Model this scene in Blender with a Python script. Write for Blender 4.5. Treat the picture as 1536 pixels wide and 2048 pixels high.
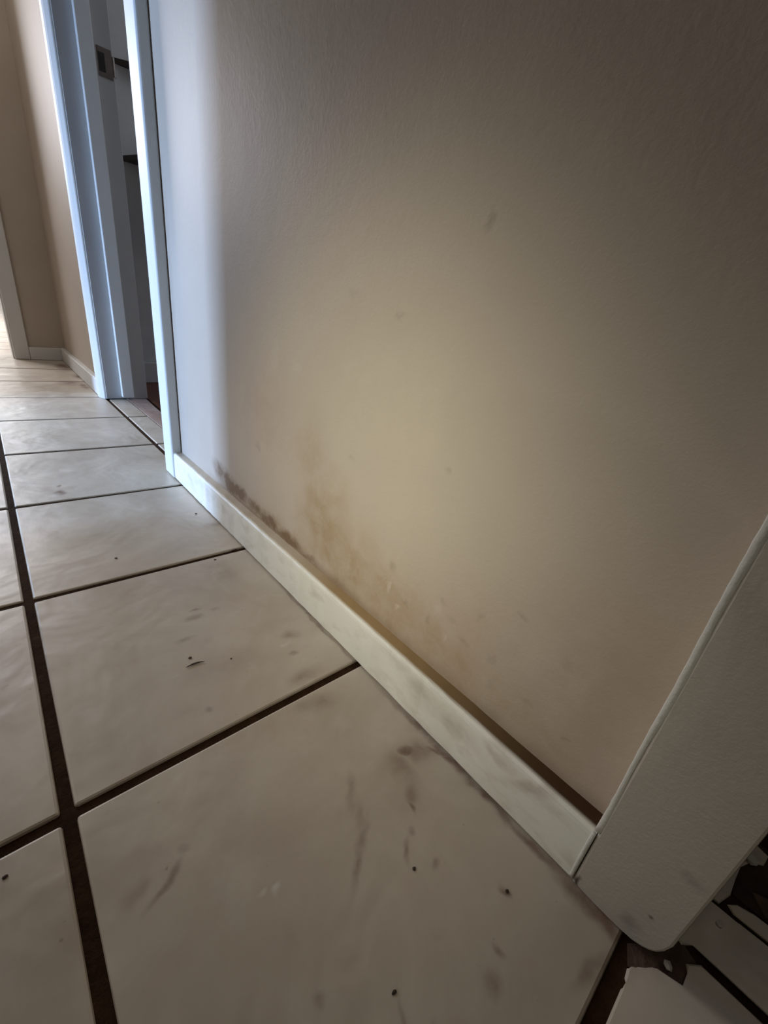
import bpy, bmesh, math, random
from mathutils import Vector, Matrix
random.seed(7)
S = 0.34                      # one tile pitch in metres; every length below is in pitches
sc = bpy.context.scene
for o in list(bpy.data.objects): bpy.data.objects.remove(o)

# ------------------------------------------------------------------ camera
R = [[0.7478709749453124, -0.652150412306441, 0.12405178178037972],
     [-0.18331383150685726, -0.382482083965166, -0.9055956573570456],
     [0.6380321653432713, 0.6545282997504408, -0.405595439832814]]
CP = Vector((-0.93925821, -0.88839992, 1.1811523)) * S
cd = bpy.data.cameras.new('camera'); cam = bpy.data.objects.new('camera', cd)
sc.collection.objects.link(cam); sc.camera = cam
cd.sensor_fit = 'HORIZONTAL'; cd.sensor_width = 36; cd.lens = 836.967 / 1536 * 36
cd.clip_start = 0.01; cd.clip_end = 60
X = Vector(R[0]); Y = -Vector(R[1]); Z = -Vector(R[2])
cam.matrix_world = Matrix(((X.x, Y.x, Z.x, CP.x), (X.y, Y.y, Z.y, CP.y), (X.z, Y.z, Z.z, CP.z), (0, 0, 0, 1)))

# ------------------------------------------------------------------ world, lights, exposure
w = bpy.data.worlds.new('world'); sc.world = w; w.use_nodes = True
w.node_tree.nodes['Background'].inputs[0].default_value = (0.75, 0.83, 1, 1)
w.node_tree.nodes['Background'].inputs[1].default_value = 0.1
sc.view_settings.view_transform = 'Standard'; sc.view_settings.look = 'None'
sc.view_settings.exposure = 0.0; sc.view_settings.gamma = 1.0
try: sc.view_settings.use_curve_mapping = False
except Exception: pass

def area(name, loc, target, sx, sy, power, col, spread=180):
    d = bpy.data.lights.new(name, 'AREA'); d.shape = 'RECTANGLE'
    d.size = sx * S; d.size_y = sy * S; d.energy = power; d.color = col; d.spread = math.radians(spread)
    o = bpy.data.objects.new(name, d); sc.collection.objects.link(o)
    o.location = Vector(loc) * S
    o.rotation_euler = (Vector(target) - Vector(loc)).to_track_quat('-Z', 'Y').to_euler()
    return o
# cool daylight from the narrow window of the room opposite, through its open doorway
area('window_daylight', (-12.0, 3.9, 1.5), (0, 3.2, 0.2), 0.8, 1.6, 22, (0.41, 0.61, 1.0), 50)
# added spots without a real lamp, brightening the lower wall and mid floor
def cone(name, loc, target, ang, power, col):
    d = bpy.data.lights.new(name, 'SPOT'); d.energy = power; d.color = col; d.spot_size = math.radians(ang); d.spot_blend = 1.0; d.shadow_soft_size = 0.1
    o = bpy.data.objects.new(name, d); sc.collection.objects.link(o); o.location = Vector(loc) * S
    o.rotation_euler = (Vector(target) - Vector(loc)).to_track_quat('-Z', 'Y').to_euler()
cone('added_warm_fill', (-2.2, -.2, 1.2), (-.05, .27, .78), 52, 10.2, (1, .985, .79))
cone('added_warm_fill', (-2.5, 1.7, 1.8), (-.5, .75, 0), 58, 4.8, (1, .90, .80))
cone('added_warm_fill', (-2.5, -.4, 1.0), (-.05, -.4, .4), 45, 3.4, (1, .96, .78))
cone('added_warm_fill', (-2.5, -.4, 1.0), (-.05, -.3, .65), 42, 1.8, (1, 1, .9))
cone('added_warm_fill', (-1.6, .4, 1.6), (-.05, .1, .75), 75, .7, (1, .9, .8))
cone('added_cool_fill', (-2.7, 5.15, 1.8), (-.5, 3.3, 0), 76, 27, (.50, .68, 1.0))  # added spot, no source stands here; cool boost for casings and floor
area('added_end_fill', (-1.5, 5.9, 6.8), (-1.5, 6.3, 0), 1.0, 1.0, 4.6, (1.0, .95, .88))  # added unseen light, brightens the end wall and far floor
# added weak fill to lift the wall of the unlit room
area('room_fill', (4.5, 4.0, 5.5), (3.0, 5.5, 2), 2, 2, 7, (0.8, 0.88, 1.0))
# daylight in the bright room at the hall's end
area('end_room_daylight', (-3.5, 14.0, 5.2), (-2.0, 11.0, 0), 4, 4, 88, (0.97, 0.95, 1.0))
area('near_room_fill', (3.5, -3.0, 5.5), (.5, -1.6, 0), 2, 2, 1.6, (1, .93, .84))  # added fill for the floor past the near corner

# ------------------------------------------------------------------ material helpers
def new_mat(name):
    m = bpy.data.materials.new(name); m.use_nodes = True
    nt = m.node_tree; b = nt.nodes['Principled BSDF']
    return m, nt, b
class N:
    def __init__(s, nt): s.nt = nt
    def n(s, t, **k):
        x = s.nt.nodes.new(t)
        for a, v in k.items(): setattr(x, a, v)
        return x
    def l(s, a, b): s.nt.links.new(a, b)
    def inp(s, sock, v):
        if hasattr(v, 'is_output'): s.l(v, sock)
        else: sock.default_value = v
    def math(s, op, a, b=0.0, clamp=False):
        x = s.n('ShaderNodeMath', operation=op); x.use_clamp = clamp
        s.inp(x.inputs[0], a); s.inp(x.inputs[1], b); return x.outputs[0]
    def vmath(s, op, a, b=None, scale=None):
        x = s.n('ShaderNodeVectorMath', operation=op); s.inp(x.inputs[0], a)
        if b is not None: s.inp(x.inputs[1], b)
        if scale is not None: s.inp(x.inputs['Scale'], scale)
        return x.outputs[0]
    def pos(s):
        g = s.n('ShaderNodeNewGeometry'); return s.vmath('SCALE', g.outputs['Position'], scale=1 / S)
    def noise(s, v, scale, detail=3, rough=0.5, dist=0.0):
        x = s.n('ShaderNodeTexNoise'); s.l(v, x.inputs['Vector'])
        x.inputs['Scale'].default_value = scale; x.inputs['Detail'].default_value = detail
        x.inputs['Roughness'].default_value = rough; x.inputs['Distortion'].default_value = dist
        return x
    def rng(s, v, a, b, c=0.0, d=1.0, smooth=False):
        x = s.n('ShaderNodeMapRange'); x.clamp = True
        if smooth: x.interpolation_type = 'SMOOTHSTEP'
        s.inp(x.inputs[0], v); x.inputs[1].default_value = a; x.inputs[2].default_value = b
        x.inputs[3].default_value = c; x.inputs[4].default_value = d; return x.outputs[0]
    def mix(s, f, a, b):
        x = s.n('ShaderNodeMix', data_type='RGBA'); s.inp(x.inputs['Factor'], f)
        s.inp(x.inputs[6], a if hasattr(a, 'is_output') else (*a, 1)); s.inp(x.inputs[7], b if hasattr(b, 'is_output') else (*b, 1))
        return x.outputs[2]
    def xyz(s, v):
        x = s.n('ShaderNodeSeparateXYZ'); s.l(v, x.inputs[0]); return x.outputs
    def comb(s, a, b, c=0.0):
        x = s.n('ShaderNodeCombineXYZ'); s.inp(x.inputs[0], a); s.inp(x.inputs[1], b); s.inp(x.inputs[2], c); return x.outputs[0]
    def bump(s, h, strength, dist, prev=None):
        x = s.n('ShaderNodeBump'); s.l(h, x.inputs['Height']); x.inputs['Strength'].default_value = strength
        x.inputs['Distance'].default_value = dist
        if prev is not None: s.l(prev, x.inputs['Normal'])
        return x.outputs[0]
    def distort(s, v, scale, amt):
        c = s.noise(v, scale, 3).outputs['Color']
        c = s.vmath('SUBTRACT', c, (0.5, 0.5, 0.5)); c = s.vmath('SCALE', c, scale=amt)
        return s.vmath('ADD', v, c)
    def blobs(s, v, lst):
        """soft dirt or painted shade spots: (u, v, ru, rv, angle in degrees, strength)"""
        acc = None
        for (u, vv, ru, rv, an, st) in lst:
            m = s.n('ShaderNodeMapping', vector_type='TEXTURE'); s.l(v, m.inputs[0])
            m.inputs['Location'].default_value = (u, vv, 0); m.inputs['Rotation'].default_value = (0, 0, math.radians(an))
            m.inputs['Scale'].default_value = (ru, rv, 1)
            g = s.n('ShaderNodeTexGradient', gradient_type='SPHERICAL'); s.l(m.outputs[0], g.inputs[0])
            k = s.rng(g.outputs['Fac'], 0.0, 0.9, 0, st, True)
            acc = k if acc is None else s.math('MAXIMUM', acc, k)
        br = s.noise(v, 11, 4, .6).outputs['Fac']
        return s.math('MULTIPLY', acc, s.rng(br, .3, .62, .35, 1.15))

def paint_mat(name, col, rough, peel, var=0.05, dirt=None):
    m, nt, b = new_mat(name); n = N(nt); p = n.pos()
    v = n.noise(p, 1.3, 4, 0.6).outputs['Fac']
    c = n.mix(n.rng(v, 0.3, 0.7), tuple(x * (1 - var) for x in col), tuple(min(1, x * (1 + var)) for x in col))
    if dirt: c, rough = dirt(n, p, c, rough)
    n.inp(b.inputs['Base Color'], c); n.inp(b.inputs['Roughness'], rough)
    b.inputs['Specular IOR Level'].default_value = 0.35
    h = n.noise(p, 75, 3, 0.6).outputs['Fac']; h2 = n.noise(p, 9, 3).outputs['Fac']
    nrm = n.bump(h2, 0.12, 0.003, None); nrm = n.bump(h, peel, 0.0012, nrm)
    n.l(nrm, b.inputs['Normal']); return m

def wall_dirt(n, p, c, rough):
    x, y, z = n.xyz(p)
    uv = n.comb(y, z); d = n.distort(uv, 7, 0.16); d2 = n.distort(n.distort(uv, 9, 0.05), 34, 0.045)
    # large greyish-pink and yellowish hand-grease blotches
    big = n.blobs(d, [(0.9, 0.75, .45, .35, 0, .45), (-.35, .35, .5, .4, 0, .55), (-.75, .45, .35, .5, 0, .6), (.45, 1.5, .5, .4, 0, .25)])
    c = n.mix(n.math('MULTIPLY', big, 0.75), c, (0.47, 0.33, 0.25))
    yel = n.blobs(d, [(0.1, 0.95, .75, .35, -10, .6), (-.1, .62, .4, .3, 0, .5)])
    c = n.mix(n.math('MULTIPLY', yel, 0.45), c, (0.60, 0.54, 0.40))
    # tan smear rising from the baseboard
    smear = n.blobs(d, [(.38, .42, .26, .34, 12, 1.0), (.22, .33, .42, .26, 0, 1.0), (-.02, .30, .36, .24, 10, .85), (.50, .68, .16, .26, 20, .5),
                        (-.3, .27, .32, .17, 0, .7), (.7, .24, .5, .1, 0, .7), (-.6, .27, .25, .14, 0, .5)])
    streak = n.noise(n.vmath('MULTIPLY', uv, (26, 5, 1)), 1.0, 4, 0.65).outputs['Fac']
    sm = n.math('MULTIPLY', smear, n.rng(streak, .25, .7, .75, 1.0))
    c = n.mix(n.math('MULTIPLY', sm, 0.78), c, (0.40, 0.275, 0.145))
    # brown line of grime just above the baseboard
    edge = n.math('ADD', z, n.math('MULTIPLY', n.noise(n.comb(y, 0.0), 7, 3).outputs['Fac'], -0.075))
    band = n.rng(edge, 0.148, 0.208, 1, 0, True)
    yfac = n.math('MULTIPLY', n.rng(y, 1.75, 1.35, 0, 1, True), n.rng(y, -0.5, 0.4, 0.45, 1, True))
    band = n.math('MULTIPLY', band, yfac)
    mould = n.blobs(d2, [(1.42, .27, .19, .085, 12, .75), (1.30, .255, .16, .09, 5, .95), (1.16, .243, .17, .075, 0, .95), (1.0, .232, .17, .06, 0, .9), (.84, .224, .2, .06, 0, 1), (.66, .215, .22, .055, 0, .9), (.45, .205, .2, .04, 0, .55)])
    c = n.mix(n.math('MULTIPLY', n.math('MAXIMUM', n.math('MULTIPLY', band, .7), n.math('MULTIPLY', mould, 1.5, True)), 0.82, True), c, (0.17, 0.09, 0.036))
    # small marks and specks
    sp = n.blobs(d2, [(-.047, .44, .022, .03, 0, .8), (-.28, .44, .02, .03, 20, .6), (-.33, .40, .03, .02, 0, .6), (-.38, .36, .03, .02, 0, .6), (-.24, .36, .02, .03, 0, .7),
                      (-.13, .35, .02, .02, 0, .6), (-.47, .38, .02, .03, 30, .6), (-.42, .48, .02, .03, 0, .5), (-.18, 1.42, .016, .03, 0, .8), (.07, 1.21, .03, .02, 0, .5),
                      (-.2, .84, .022, .02, 30, .7), (.23, .74, .03, .02, 0, .5), (-.6, .33, .03, .02, 0, .5), (-.72, .31, .012, .016, 0, .9), (-.52, .55, .02, .014, 0, .6),
                      (-.5, .30, .03, .04, 0, .5), (.30, 1.25, .03, .02, 0, .4), (.95, .58, .04, .03, 0, .5), (-.66, .5, .02, .02, 0, .5)])
    c = n.mix(n.math('MULTIPLY', sp, 0.4), c, (0.2, 0.14, 0.10))
    lt = n.blobs(d2, [(-.05, .37, .02, .03, 0, .8), (-.31, .33, .018, .018, 0, .8), (.62, .98, .05, .03, 0, .5), (-.1, .31, .015, .015, 0, .7), (.8, 1.0, .05, .1, 0, .3), (-.27, .405, .02, .02, 0, .6)])
    c = n.mix(n.math('MULTIPLY', lt, 0.5), c, (0.75, 0.68, 0.58))
    return c, n.math('SUBTRACT', rough, n.math('MULTIPLY', sm, .1))
M_wall = paint_mat('beige_wall_paint', (0.56, 0.475, 0.385), 0.55, 0.2, 0.05, wall_dirt)
M_wall2 = paint_mat('beige_wall_paint_plain', (0.56, 0.475, 0.385), 0.55, 0.4)
M_ceil = paint_mat('ceiling_paint', (0.45, 0.42, 0.38), 0.8, 0.3)
M_white = paint_mat('white_gloss_paint', (0.74, 0.74, 0.71), 0.5, 0.12, 0.03)
M_jamb = paint_mat('shade_toned_jamb_paint', (0.50, 0.50, 0.49), 0.5, 0.12, 0.04)  # darker than the white trim: shade on the jamb put into its colour
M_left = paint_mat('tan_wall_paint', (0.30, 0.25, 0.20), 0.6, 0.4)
M_endwhite = paint_mat('end_room_wall_paint', (0.8, 0.78, 0.75), 0.6, 0.1, 0.03)

def base_dirt(n, p, c, rough):
    x, y, z = n.xyz(p)
    uv = n.comb(y, z); d = n.distort(uv, 9, 0.12)
    mott = n.noise(n.vmath('MULTIPLY', uv, (7, 12, 1)), 1.0, 4, .65).outputs['Fac']
    c = n.mix(n.rng(mott, .5, .75, 0, .35), c, (0.42, 0.36, 0.27))
    sp = n.blobs(d, [(-.32, .13, .16, .06, 0, .55), (-.46, .12, .14, .05, 0, .65), (-.60, .165, .09, .03, 10, .7), (-.70, .14, .07, .03, -20, .9), (-.2, .15, .1, .04, 0, .4),
                     (1.2, .1, .12, .06, 0, .35), (1.0, .14, .1, .03, 0, .4), (.3, .12, .05, .03, 0, .3), (-.84, .06, .04, .05, 0, .5), (-.80, .02, .05, .03, 0, .5)])
    c = n.mix(n.math('MULTIPLY', sp, .5), c, (0.40, 0.29, 0.22))
    # dirt lying on the ledge: the upward-facing top
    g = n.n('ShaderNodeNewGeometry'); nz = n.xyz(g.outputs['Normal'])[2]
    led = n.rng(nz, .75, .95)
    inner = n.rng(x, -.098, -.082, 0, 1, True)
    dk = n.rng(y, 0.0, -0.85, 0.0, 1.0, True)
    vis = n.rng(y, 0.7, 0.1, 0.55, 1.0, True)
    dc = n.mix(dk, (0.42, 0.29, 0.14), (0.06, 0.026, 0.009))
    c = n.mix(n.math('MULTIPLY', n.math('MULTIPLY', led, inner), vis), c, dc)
    # grime at the foot
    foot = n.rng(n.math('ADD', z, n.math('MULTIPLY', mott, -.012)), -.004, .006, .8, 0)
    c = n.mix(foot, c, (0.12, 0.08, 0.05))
    return c, rough
M_base = paint_mat('dirty_white_baseboard_paint', (0.87, 0.85, 0.76), 0.33, 0.15, 0.04, base_dirt)

def casing_dirt(n, p, c, rough):
    x, y, z = n.xyz(p); uv = n.comb(y, z); d = n.distort(uv, 12, .06)
    c = n.mix(n.math('MULTIPLY', n.rng(n.noise(p, 6, 4, .7).outputs['Fac'], .5, .8), .3), c, (0.36, 0.31, 0.25))
    sp = n.blobs(d, [(-1.005, .108, .008, .010, 0, 1.0), (-.875, .012, .008, .03, 0, .9), (-.99, .05, .03, .03, 0, .35), (-1.02, .28, .03, .02, 0, .3)])
    return n.mix(sp, c, (0.06, 0.04, 0.03)), rough
M_casing = paint_mat('worn_cream_casing_paint', (0.50, 0.46, 0.40), 0.42, 0.3, 0.05, casing_dirt)
M_caulk = paint_mat('white_caulk', (0.66, 0.64, 0.58), 0.6, 0.6, 0.1)

def tile_mat():
    m, nt, b = new_mat('glazed_cream_tile'); n = N(nt); p = n.pos()
    oi = n.n('ShaderNodeObjectInfo'); rnd = oi.outputs['Random']
    x, y, z = n.xyz(p); uv = n.comb(x, y); pp = n.vmath('ADD', p, n.comb(n.math('MULTIPLY', rnd, 13), n.math('MULTIPLY', rnd, 7)))
    mott = n.noise(pp, 2.2, 5, .6, .8).outputs['Fac']; mot2 = n.noise(pp, 6.5, 4, .65, .5).outputs['Fac']
    c = n.mix(n.rng(mott, .32, .68), (0.48, 0.41, 0.325), (0.60, 0.535, 0.435))
    c = n.mix(n.rng(mot2, .55, .75, 0, .35), c, (0.66, 0.62, 0.55))
    c = n.mix(n.rng(mot2, .42, .25, 0, .4), c, (0.46, 0.345, 0.28))
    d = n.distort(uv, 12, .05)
    dirt = n.blobs(d, [(-.112, -.55, .022, .55, 0, .9), (-.115, -.93, .035, .16, 0, .9), (-.108, .3, .012, .5, 0, .5), (-.195, -.371, .05, .03, -20, 1.0), (-.165, -.40, .09, .06, -40, .55), (-.13, -.425, .016, .07, 25, .8), (-.25, -.40, .05, .09, 0, .55),  # leading long streaks: shade of the gap under baseboard and casing, painted dark
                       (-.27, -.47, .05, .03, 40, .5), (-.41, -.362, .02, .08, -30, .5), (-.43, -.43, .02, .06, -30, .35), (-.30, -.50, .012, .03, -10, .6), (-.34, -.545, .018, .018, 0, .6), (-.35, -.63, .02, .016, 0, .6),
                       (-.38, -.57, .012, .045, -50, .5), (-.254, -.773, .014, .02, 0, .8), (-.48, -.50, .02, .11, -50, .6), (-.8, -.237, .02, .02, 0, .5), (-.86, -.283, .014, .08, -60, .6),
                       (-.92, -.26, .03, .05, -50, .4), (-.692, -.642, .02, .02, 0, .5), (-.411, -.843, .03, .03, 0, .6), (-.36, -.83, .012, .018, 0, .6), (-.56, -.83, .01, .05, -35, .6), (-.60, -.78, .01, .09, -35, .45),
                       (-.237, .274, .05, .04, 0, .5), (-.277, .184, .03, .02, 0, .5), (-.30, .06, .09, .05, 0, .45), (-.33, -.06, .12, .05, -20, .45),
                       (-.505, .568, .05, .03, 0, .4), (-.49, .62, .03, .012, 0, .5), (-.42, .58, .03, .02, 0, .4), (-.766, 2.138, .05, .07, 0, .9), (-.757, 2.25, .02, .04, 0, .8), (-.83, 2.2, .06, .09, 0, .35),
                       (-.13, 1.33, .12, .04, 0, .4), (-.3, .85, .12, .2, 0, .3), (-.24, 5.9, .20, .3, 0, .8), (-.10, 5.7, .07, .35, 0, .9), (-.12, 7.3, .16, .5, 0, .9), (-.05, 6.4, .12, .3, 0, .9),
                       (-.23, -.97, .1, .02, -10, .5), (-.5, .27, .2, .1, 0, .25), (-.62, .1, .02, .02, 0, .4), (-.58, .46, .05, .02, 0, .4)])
    c = n.mix(n.math('MULTIPLY', dirt, .95), c, (0.17, 0.095, 0.065))  # dirt here also holds the painted gap shade
    speck = n.noise(p, 38, 2, .5).outputs['Fac']
    c = n.mix(n.rng(speck, .74, .79, 0, .45), c, (0.22, 0.15, 0.1))
    lt = n.blobs(n.distort(uv, 30, .03), [(-.674, -.435, .022, .012, 40, 1), (-.70, -.425, .018, .01, 0, .7), (-.281, .235, .03, .016, 0, .6), (-.66, .30, .02, .01, 0, .3)])
    c = n.mix(n.math('MULTIPLY', lt, .6), c, (0.8, 0.77, 0.7))
    n.l(c, b.inputs['Base Color'])
    n.l(n.math('ADD', n.rng(mot2, .3, .7, .30, .44), n.math('MULTIPLY', dirt, .25)), b.inputs['Roughness'])
    b.inputs['Specular IOR Level'].default_value = 0.5
    big = n.noise(pp, 2.4, 3, .5, .4).outputs['Fac']; fine = n.noise(pp, 14, 3, .6).outputs['Fac']
    nrm = n.bump(big, .55, .010); nrm = n.bump(fine, .18, .0018, nrm); n.l(nrm, b.inputs['Normal'])
    return m
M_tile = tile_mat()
def grout_mat():
    m, nt, b = new_mat('dark_brown_grout'); n = N(nt); p = n.pos()
    v = n.noise(p, 14, 5, .7).outputs['Fac']
    n.l(n.mix(n.rng(v, .3, .7), (0.018, 0.008, 0.003), (0.052, 0.026, 0.012)), b.inputs['Base Color']); b.inputs['Roughness'].default_value = .9; b.inputs['Specular IOR Level'].default_value = .1
    n.l(n.bump(n.noise(p, 60, 3, .7).outputs['Fac'], .8, .002), b.inputs['Normal']); return m
M_grout = grout_mat()
def simple(name, c1, c2, scale, rough, bump=.4, metallic=0, stretch=(1, 1, 1)):
    m, nt, b = new_mat(name); n = N(nt); p = n.vmath('MULTIPLY', n.pos(), stretch)
    v = n.noise(p, scale, 5, .65).outputs['Fac']
    n.l(n.mix(n.rng(v, .3, .7), c1, c2), b.inputs['Base Color']); b.inputs['Roughness'].default_value = rough; b.inputs['Metallic'].default_value = metallic
    n.l(n.bump(v, bump, .003), b.inputs['Normal']); return m
M_mortar = simple('rough_brown_mortar', (0.05, 0.026, 0.016), (0.13, 0.08, 0.055), 18, .9, .9)
M_sill = simple('worn_pinkish_sill', (0.26, 0.17, 0.13), (0.50, 0.38, 0.33), 5, .6, .5, 0, (1, .4, 1))
M_hole = simple('dark_subfloor', (0.014, 0.007, 0.003), (0.06, 0.03, 0.015), 14, .95, .9)
M_wood = simple('red_brown_floorboard', (0.07, 0.018, 0.008), (0.15, 0.045, 0.02), 6, .45, .2, 0, (6, .6, 1))
M_dark = simple('black_metal', (0.01, 0.009, 0.008), (0.02, 0.018, 0.016), 8, .5)
M_steel = simple('dull_bronze_steel', (0.16, 0.13, 0.11), (0.24, 0.20, 0.18), 12, .4, .1, .7)
M_crumb = simple('dark_dirt_crumb', (0.04, 0.027, 0.02), (0.09, 0.06, 0.045), 60, .9)
M_chip = simple('pale_plaster_chip', (0.5, 0.46, 0.4), (0.7, 0.66, 0.6), 30, .8)
M_roomwall = simple('grey_room_paint', (0.50, 0.50, 0.49), (0.56, 0.56, 0.55), 3, .6, .1)
M_shelf = simple('dark_stained_shelf', (0.02, 0.014, 0.011), (0.035, 0.027, 0.02), 5, .5, .1)
def glow(name, col, st):
    m, nt, b = new_mat(name); b.inputs['Base Color'].default_value = (*col, 1)
    b.inputs['Emission Color'].default_value = (*col, 1); b.inputs['Emission Strength'].default_value = st; return m
M_glass = glow('daylit_window_pane', (1, .98, .95), 3.0)

# ------------------------------------------------------------------ mesh helpers
def link(name, bm, mat, parent=None, label=None, cat=None, kind=None, smooth=False):
    me = bpy.data.meshes.new(name); bmesh.ops.recalc_face_normals(bm, faces=bm.faces[:]); bm.to_mesh(me); bm.free(); me.materials.append(mat)
    if smooth:
        for f in me.polygons: f.use_smooth = True
    o = bpy.data.objects.new(name, me); sc.collection.objects.link(o)
    if parent: o.parent = parent
    tag(o, label, cat, kind); return o
def tag(o, label=None, cat=None, kind=None, group=None):
    if label: o['label'] = label
    if cat: o['category'] = cat
    if kind: o['kind'] = kind
    if group: o['group'] = group
def empty(name, loc=(0, 0, 0), **k):
    o = bpy.data.objects.new(name, None); sc.collection.objects.link(o); tag(o, **k); return o
def box(bm, x0, x1, y0, y1, z0, z1, bev=0, seg=2):
    t = bmesh.new(); bmesh.ops.create_cube(t, size=1)
    for v in t.verts:
        v.co = Vector(((x0 + x1) / 2 + v.co.x * (x1 - x0), (y0 + y1) / 2 + v.co.y * (y1 - y0), (z0 + z1) / 2 + v.co.z * (z1 - z0))) * S
    if bev: bmesh.ops.bevel(t, geom=t.edges[:], offset=bev * S, segments=seg, affect='EDGES', profile=.5)
    merge(bm, t); return bm
def merge(bm, t):
    me = bpy.data.meshes.new('t'); t.to_mesh(me); t.free(); bm.from_mesh(me); bpy.data.meshes.remove(me)
def B(*a, **k): return box(bmesh.new(), *a, **k)
def prism(pts, z0, z1, bev=0, axis='z'):
    """polygon extruded; axis z: pts are (x,y); axis x: pts are (y,z), z0..z1 are x"""
    bm = bmesh.new()
    def P(a, b, h): return Vector((a, b, h)) * S if axis == 'z' else (Vector((h, a, b)) * S if axis == 'x' else Vector((a, h, b)) * S)
    lo = [bm.verts.new(P(a, b, z0)) for a, b in pts]; hi = [bm.verts.new(P(a, b, z1)) for a, b in pts]
    bm.faces.new(lo[::-1]); top = bm.faces.new(hi); n = len(pts)
    for i in range(n): bm.faces.new((lo[i], lo[(i + 1) % n], hi[(i + 1) % n], hi[i]))
    if bev: bmesh.ops.bevel(bm, geom=list(top.edges), offset=bev * S, segments=2, affect='EDGES', profile=.5)
    return bm

# ------------------------------------------------------------------ structure
XW = -0.047; XB = -0.104; XC = -0.113; X2 = 0.002          # wall face, baseboard face, door casing face
H = 7.1                                        # ceiling
D0, D1 = 2.33, 4.87                            # hall doorway in the right wall
DH = 6.0
floor = link('floor', B(-9.0, 9, -6, 26, -.12, -.008), M_grout, label='dark brown grouted floor bed under the cream hall tiles', cat='floor', kind='structure')
bm = bmesh.new()
box(bm, XW, .40, -1.045, D0 - .038, 0, H); box(bm, X2, .40, D1 + .038, 7.95, 0, H); box(bm, XW, .40, D0 - .038, D1 + .038, DH, H); box(bm, XW, .40, -6, -4, 0, H); box(bm, XW, .40, -4, -1.045, DH, H)
link('wall_right', bm, M_wall, label='beige scuffed wall rising above the dirty baseboard', cat='wall', kind='structure')
bm = bmesh.new()
box(bm, X2, 9, 7.95, 8.35, 0, H); box(bm, -.62, X2, 7.95, 8.35, 0, H); box(bm, -9, -2.85, 7.95, 8.35, 0, H); box(bm, -2.85, -.62, 7.95, 8.35, DH, H)
link('wall_end', bm, M_wall2, label='shaded beige wall at the far end of the hall', cat='wall', kind='structure')
bm = bmesh.new()
L0, L1 = 2.05, 4.94
box(bm, -3.5, -3.1, -6, L0, 0, H); box(bm, -3.5, -3.1, L1, 7.95, 0, H); box(bm, -3.5, -3.1, L0, L1, DH, H)
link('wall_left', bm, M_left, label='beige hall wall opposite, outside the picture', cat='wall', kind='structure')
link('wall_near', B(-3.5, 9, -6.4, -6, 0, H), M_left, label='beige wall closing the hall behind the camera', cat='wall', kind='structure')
link('ceiling', B(-14, 9.4, -6.4, 26, H, H + .3), M_ceil, label='plain ceiling above the hall', cat='ceiling', kind='structure')
# bright room at the end
bm = bmesh.new(); box(bm, -9.4, -9, 8.35, 26, 0, H); box(bm, 3.2, 3.6, 8.35, 26, 0, H)
link('wall_end_room_sides', bm, M_endwhite, label='pale side walls of the bright room beyond the hall', cat='wall', kind='structure')
link('wall_end_room_back', B(-9, 3.2, 25.6, 26, 0, H), M_endwhite, label='pale back wall of the bright room beyond the hall', cat='wall', kind='structure')
wn = empty('window_1', label='tall daylit window at the back of the bright end room', cat='window', kind='structure')
link('window_frame', box(box(box(box(bmesh.new(), -3.4, -3.2, 25.5, 25.6, .3, 6), -.2, 0, 25.5, 25.6, .3, 6), -3.4, 0, 25.5, 25.6, 5.8, 6), -3.4, 0, 25.5, 25.6, .15, .35), M_white, wn)
link('pane', B(-3.2, -.2, 25.55, 25.59, .35, 5.8), M_glass, wn)
# dark room on the right
bm = bmesh.new(); box(bm, .40, 9, 6.05, 6.4, 0, H)
link('wall_room_side', bm, M_roomwall, label='dark grey wall seen through the doorway', cat='wall', kind='structure')
bm = bmesh.new(); box(bm, 8.6, 9, -6, 6.05, 0, H); box(bm, .40, 8.6, .7, 1.0, 0, H)
link('wall_room_back', bm, M_roomwall, label='unlit back walls of the room through the doorway', cat='wall', kind='structure')
link('baseboard_room', B(.40, 8.6, 5.99, 6.05, 0, .275, bev=.008), M_roomwall, label='grey baseboard in the unlit room through the doorway', cat='baseboard', kind='structure')

# room opposite (source of the daylight)
bm = bmesh.new(); box(bm, -14, -3.5, -2.4, -2.0, 0, H); box(bm, -14, -3.5, 7.9, 8.3, 0, H); box(bm, -14.4, -14, -2.4, 8.3, 0, H)
link('wall_opposite_room', bm, M_wall2, label='walls of the daylit room opposite the doorway', cat='wall', kind='structure')
link('floor_opposite_room', B(-14, -9.0, -2.4, 8.3, -.1, 0), M_wood, label='wooden floor of the daylit room opposite', cat='floor', kind='structure')

# ------------------------------------------------------------------ floor tiles (parts of the floor)
G = 0.0145
def tile_mesh(x0, x1, y0, y1):
    bm = bmesh.new(); box(bm, x0, x1, y0, y1, -.03, 0, bev=.0075, seg=2); return bm
full = None
def tile(x0, x1, y0, y1):
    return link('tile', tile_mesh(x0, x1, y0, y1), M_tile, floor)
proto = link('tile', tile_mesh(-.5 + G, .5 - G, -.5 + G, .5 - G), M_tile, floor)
first = True
def place(i, j):
    global first
    o = proto if first else proto.copy()
    if not first: sc.collection.objects.link(o)
    first = False
    o.location = Vector((i + .5, j + .5, random.uniform(-.0012, .0012))) * S
    o.rotation_euler = (random.uniform(-.0012, .0012), random.uniform(-.0012, .0012), 0)
for i in (-3, -2, -1):
    for j in range(-3, 25):
        if i == -1 and j == -2: continue
        place(i, j)
for j in range(8, 25): place(0, j)
for i in (-4, -5, -6, -7):
    for j in range(0, 6): place(i, j)
# cut strip in the hall doorway, tile by tile
for (a, b) in ((D0, 3 - G), (3 + G, 4 - G), (4 + G, D1)): tile(0 + G, .195, a, b)
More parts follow.
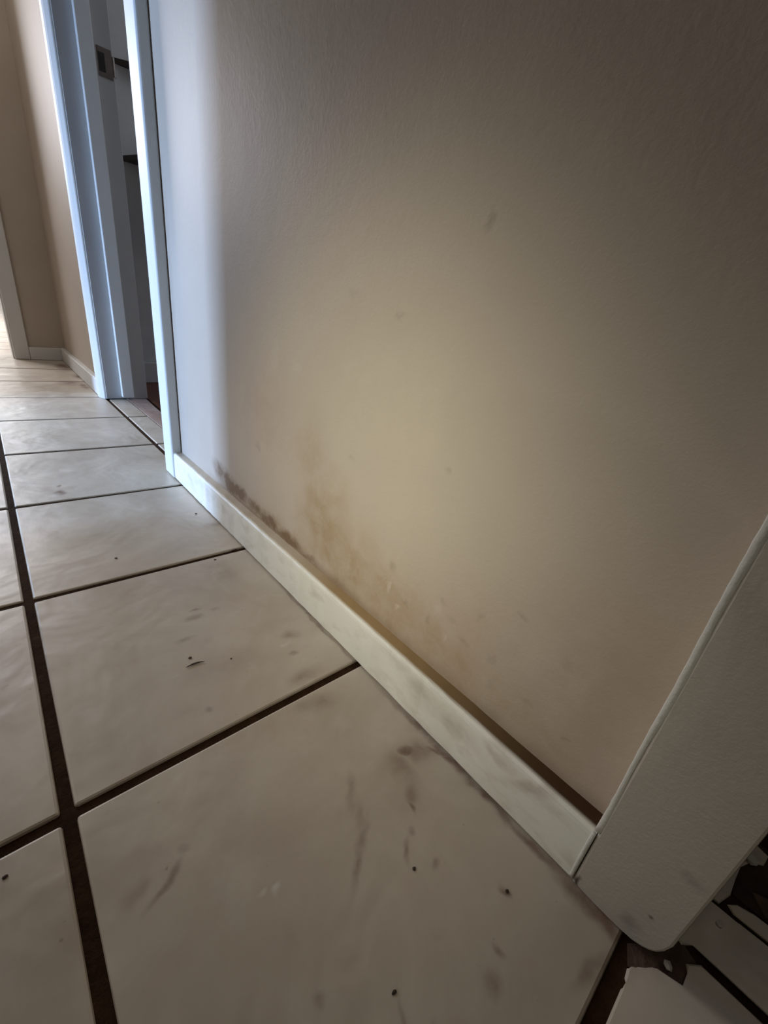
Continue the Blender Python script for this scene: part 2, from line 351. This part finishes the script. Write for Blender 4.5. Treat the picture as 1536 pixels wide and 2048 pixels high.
# chipped tile at the corner of the near doorway
link('tile', prism([(-1 + G, -2 + G), (-G, -2 + G), (-.018, -1.12), (-.042, -1.098), (-.060, -1.108), (-.094, -1.107), (-.104, -1.058), (-.113, -1.050), (-.121, -1.044),
                    (-.135, -1.030), (-.150, -1.024), (-.156, -1.0155), (-.175, -1.018), (-.185, -1.026), (-.2, -1.019), (-1 + G, -1.018)], -.03, 0, .004), M_tile, floor, label='cream tile with a broken corner beside the wall end')
# cut tiles past the corner
link('tile', prism([(.010, -2), (.148, -2), (.146, -1.40), (.150, -1.25), (.143, -1.20), (.147, -1.165), (.138, -1.135), (.142, -1.062), (.0, -1.062), (-.012, -1.082), (.010, -1.100)], -.03, 0, .004), M_tile, floor, label='narrow cut tile beside the wall end')
link('tile', prism([(.166, -2), (.205, -2), (.200, -1.45), (.207, -1.32), (.198, -1.22), (.202, -1.185), (.190, -1.150), (.172, -1.135), (.160, -1.15), (.163, -1.26)], -.03, -.002, .004), M_tile, floor, label='thin broken tile sliver at the doorway edge')
link('subfloor_hole', prism([(.203, -2), (.40, -2), (.40, -1.50), (.43, -1.3), (.42, -1.13), (.27, -1.125), (.21, -1.14)], -.0079, -.004), M_hole, floor, label='bare dark subfloor where tile is missing')
link('mortar_patch', prism([(-.15, -1.015), (-.09, -1.112), (-.02, -1.115), (-.0, -1.075), (-.05, -1.05), (-.11, -1.0)], -.0079, -.0065), M_mortar, floor, label='exposed brown mortar under the broken corner')
link('mortar_lump', prism([(.255, -1.17), (.275, -1.215), (.255, -1.27), (.225, -1.26), (.215, -1.20)], -.006, .001, .002), M_mortar, floor)
link('tile', prism([(.30, -1.135), (.335, -1.150), (.36, -1.18), (.40, -1.185), (.43, -1.10), (.43, -1.062), (.15, -1.062), (.155, -1.12), (.20, -1.135)], -.03, -.001, .003), M_tile, floor, label='broken tile remnant along the wall end')
for (x, y, r) in ((.345, -1.155, .016), (.10, -1.13, .006), (-.083, -1.072, .010), (.355, -1.128, .012)):
    t = bmesh.new(); bmesh.ops.create_icosphere(t, subdivisions=1, radius=r * S)
    for v in t.verts: v.co = Vector((v.co.x * random.uniform(.8, 1.3) + x * S, v.co.y * random.uniform(.8, 1.3) + y * S, v.co.z * .5 + .003 * S))
    o = link('mortar_chip', t, M_chip, floor)
# worn sill strip and wooden boards of the dark room
link('trim_4', prism([(.20, 1.0), (.36, 1.0), (.37, 3.2), (.36, 3.9), (.375, 4.4), (.40, D1 - .002), (.40, 5.4), (.20, 5.4)], -.0079, .002, .002), M_sill, label='worn pinkish brown sill strip in the doorway', cat='threshold', kind='structure')
wf = empty('floor_room', label='dark red brown wooden floor in the unlit room', cat='floor', kind='structure')
y = 1.0
while y < 6.0:
    link('floorboard', B(.42, 8.6, y + .004, min(y + .40, 5.995) - .004, -.02, -.001, bev=.003, seg=1), M_wood, wf); y += .40

# ------------------------------------------------------------------ baseboards
def baseboard(name, y0, y1, mat, label, lift=.009, dx=0):
    XB, XW = globals()['XB'] + dx, globals()['XW'] + dx
    prof = [(XB, lift), (XB, .172), (XB + .002, .182), (XB + .008, .189), (XB + .016, .191), (XW, .191), (XW, lift)]
    bm = bmesh.new(); n = 60 if y1 - y0 > 2.5 else 8; rings = []
    for k in range(n + 1):
        y = y0 + (y1 - y0) * k / n; j = random.uniform(-.0012, .0012)
        rings.append([bm.verts.new(Vector((x + (j if i < 5 else 0), y, z + (random.uniform(-.001, .001) if 0 < i < 6 else 0))) * S) for i, (x, z) in enumerate(prof)])
    for a, b in zip(rings, rings[1:]):
        for i in range(len(prof)): bm.faces.new((a[i], a[(i + 1) % 7], b[(i + 1) % 7], b[i]))
    bm.faces.new(rings[0]); bm.faces.new(rings[-1][::-1])
    return link(name, bm, mat, label=label, cat='baseboard', kind='structure')
baseboard('baseboard_right', -.861, 2.127, M_base, 'grimy off-white baseboard along the scuffed wall, brown dirt on its ledge')
baseboard('baseboard_far', 5.06, 7.95, M_white, 'white baseboard between the doorway and the hall corner', dx=.05)
link('baseboard_end', B(-.455, XB + .05, 7.89, 7.95, .004, .185, bev=.006), M_white, label='short white baseboard on the shaded end wall', cat='baseboard', kind='structure')
bm = B(-3.1, -3.04, -6, L0 - .18, .004, .19, bev=.006); box(bm, -3.1, -3.04, L1 + .18, 7.95, .004, .19, bev=.006)
link('baseboard_left', bm, M_white, label='white baseboard on the opposite hall wall', cat='baseboard', kind='structure')

# ------------------------------------------------------------------ near door casing (right foreground) : flat board with a broken, rounded foot
d2 = empty('trim_1', label='flat cream casing board on the wall end in the right foreground', cat='door casing', kind='structure')
foot = [(-.863, .002), (-.90, .004), (-.95, .003), (-.984, .006), (-1.003, .009), (-1.020, .012), (-1.033, .022), (-1.044, .037), (-1.052, .058), (-1.057, .085)]
link('casing', prism(foot + [(-1.057, 6.2), (-.863, 6.2)], XW, XB - .002, .006, axis='x'), M_casing, d2)
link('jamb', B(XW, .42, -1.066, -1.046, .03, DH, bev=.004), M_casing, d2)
# irregular caulk bead where casing meets wall and baseboard
def bead(pts, r, mat, parent, name='caulk_bead', flat=(1, 1, 1)):
    bm = bmesh.new(); rings = []
    for k, p in enumerate(pts):
        rr = r * (1 + .22 * math.sin(p[2] * 11) * math.sin(p[2] * 4.3) + random.uniform(-.06, .06)); jx = .0012 * math.sin(p[2] * 17) + random.uniform(-.0003, .0003)
        rings.append([bm.verts.new(Vector((p[0] + rr * math.cos(a) * .4, p[1] + jx + rr * math.sin(a), p[2])) * S) for a in [i * math.tau / 8 for i in range(8)]])
    for a, b in zip(rings, rings[1:]):
        for i in range(8): bm.faces.new((a[i], a[(i + 1) % 8], b[(i + 1) % 8], b[i]))
    bm.faces.new(rings[0][::-1]); bm.faces.new(rings[-1])
    return link(name, bm, mat, parent, smooth=True)
bead([(XW - .003 if z > .195 else XB - .002, -.857, z) for z in [.012 + .012 * i for i in range(16)]], .0042, M_caulk, d2)
bead([(XB + .004 - .004, -.8605, .20 + .022 * i) for i in range(200)], .0065, M_caulk, d2)

# ------------------------------------------------------------------ hall doorway: casings, jambs, stops, strike plate
dn = empty('door_1', label='white door frame of the dark room off the hall', cat='door frame', kind='structure')
def cprof(o, i, dx=0):                       # o: outer edge y, i: inner edge y ; thick outside, sloping thin to the inside
    g = 1 if i > o else -1; w_ = abs(i - o)
    q = [(XW, o), (XC + .012, o), (XC + .003, o + g * .004), (XC, o + g * .014), (XC + .001, o + g * (w_ - .085)), (XC + .010, o + g * (w_ - .055)), (XC + .028, o + g * (w_ - .018)), (XC + .036, o + g * (w_ - .004)), (XC + .044, i), (XW, i)]
    return [(a + dx, b) for a, b in q]
link('casing', B(XC, XW, 2.127, 2.312, .004, DH + .15, bev=.014, seg=3), M_white, dn)
link('casing', prism(cprof(D1 + .195, D1 + .008, .05), .004, DH + .15), M_white, dn)
link('casing', B(XC, XW, 2.127, D1 + .205, DH, DH + .19, bev=.012, seg=3), M_white, dn)
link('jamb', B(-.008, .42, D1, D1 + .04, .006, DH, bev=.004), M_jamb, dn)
link('jamb', B(-.055, .42, D0 - .04, D0, .006, DH, bev=.004), M_jamb, dn)
link('jamb', B(-.055, .42, D0, D1, DH - .04, DH - .002, bev=.004), M_white, dn)
link('door_stop', B(.145, .265, D1 - .066, D1 + .001, .03, DH - .04, bev=.006), M_white, dn)
link('door_stop', B(.145, .265, D0 - .001, D0 + .042, .03, DH - .04, bev=.006), M_white, dn)
link('door_stop', B(.145, .265, D0, D1, DH - .08, DH - .039, bev=.006), M_white, dn)
sp = link('strike_plate', B(.290, .408, D1 - .006, D1 + .001, 2.93, 3.14, bev=.002), M_steel, dn, label='dull dark metal strike plate')
link('latch_hole', B(.298, .350, D1 - .0075, D1 - .004, 2.965, 3.10), M_dark, sp)
bm = prism([(.405, D1 - .006), (.418, D1 - .010), (.430, D1 - .004), (.436, D1 + .012), (.430, D1 + .012), (.425, D1), (.416, D1 - .004), (.405, D1 - .001)], 2.96, 3.10)
link('plate_lip', bm, M_steel, sp)
# shelves glimpsed in the dark room
def shelf(z, x0, x1, dep, label):
    t = empty('wall_shelf', label=label, cat='shelf')
    link('board', prism([(x0, 6.05), (x1, 6.05), (x1, 6.05 - dep), (x0 + .25, 6.05 - dep)], z, z + .05, .004), M_shelf, t)
    link('bracket', prism([(6.05, z), (6.05, z - .3), (6.02, z - .3), (6.05 - dep * .8, z)], x0 + .9, x0 + .95, axis='x'), M_dark, t)
shelf(3.45, .70, 2.6, .13, 'upper thin dark shelf on the grey wall through the doorway, beside strike plate')
shelf(2.57, .68, 2.6, .7, 'lower deeper dark shelf on the grey wall through the doorway')

# ------------------------------------------------------------------ end doorway
de = empty('door_2', label='white door frame opening to the bright room at the hall end', cat='door frame', kind='structure')
link('casing', B(-.642, -.457, 7.885, 7.95, .004, DH + .15, bev=.010, seg=3), M_white, de)
link('casing', B(-3.03, -2.845, 7.885, 7.95, .004, DH + .15, bev=.010, seg=3), M_white, de)
link('casing', B(-3.03, -.457, 7.885, 7.95, DH, DH + .19, bev=.010, seg=3), M_white, de)
link('jamb', B(-.66, -.62, 7.94, 8.36, .004, DH, bev=.003), M_white, de)
link('jamb', B(-2.85, -2.82, 7.94, 8.36, .004, DH, bev=.003), M_white, de)
# opening in the left wall (outside the picture)
dl = empty('door_3', label='white door frame of the daylit room opposite', cat='door frame', kind='structure')
link('casing', B(-3.1, -3.04, L0 - .18, L0 - .005, .004, DH + .15, bev=.01), M_white, dl)
link('casing', B(-3.1, -3.04, L1 + .005, L1 + .18, .004, DH + .15, bev=.01), M_white, dl)

# ------------------------------------------------------------------ crumbs and splinters lying on the tiles
def crumb(x, y, r, label, sx=1.2, sy=.9, ang=0):
    r *= .55
    t = bmesh.new(); bmesh.ops.create_icosphere(t, subdivisions=1, radius=1)
    c, s_ = math.cos(ang), math.sin(ang)
    for v in t.verts:
        a, b = v.co.x * r * sx * random.uniform(.75, 1.25), v.co.y * r * sy * random.uniform(.75, 1.25)
        v.co = Vector((a * c - b * s_, a * s_ + b * c, v.co.z * r * .4)) * S
    zmin = min(v.co.z for v in t.verts)
    for v in t.verts: v.co.z -= zmin
    t_ = None; o = link('dirt_crumb', t, M_crumb, label=label, cat='crumb'); o.location = Vector((x, y, .0005)) * S
    o['group'] = 'dark crumbs on the floor tiles'; return o
crumb(-.595, .358, .011, 'dark crumb just behind the thin splinter on the middle tile')
crumb(-.478, .277, .006, 'tiny dark crumb right of the thin splinter on the middle tile')
crumb(-.659, 1.188, .011, 'dark crumb near the middle front of the third tile from the camera')
crumb(-.274, .957, .009, 'dark crumb just in front of the grout line near the baseboard')
crumb(-.175, 1.51, .012, 'dark crumb closest to the doorway casing, near the baseboard')
crumb(-.155, .998, .022, 'blackish clot sitting in the grout line where it meets the baseboard', 1.6, .5)
crumb(-1.119, -.066, .009, 'dark crumb at the left picture edge, left of the long grout line')
crumb(-.399, -.604, .008, 'small dark crumb in the middle of the nearest large tile')
crumb(-.254, -.773, .009, 'dark crumb on the nearest tile, close to the casing foot')
crumb(-.575, -.725, .008, 'dark crumb at the front of the nearest large tile')
t = bmesh.new(); n_ = 9; rings = []
for k in range(n_):
    u = k / (n_ - 1); r = .0032 * math.sin(math.pi * (.08 + .84 * u)); cx = -.622 + .062 * u; cy = .318 - .006 * u + .006 * math.sin(u * 3)
    rings.append([t.verts.new(Vector((cx, cy + r * math.cos(a), .0045 + r * .8 * math.sin(a))) * S) for a in [i * math.tau / 6 for i in range(6)]])
for a, b in zip(rings, rings[1:]):
    for i in range(6): t.faces.new((a[i], a[(i + 1) % 6], b[(i + 1) % 6], b[i]))
t.faces.new(rings[0][::-1]); t.faces.new(rings[-1])
link('splinter', t, M_crumb, label='thin dark splinter lying on the middle tile', cat='splinter')
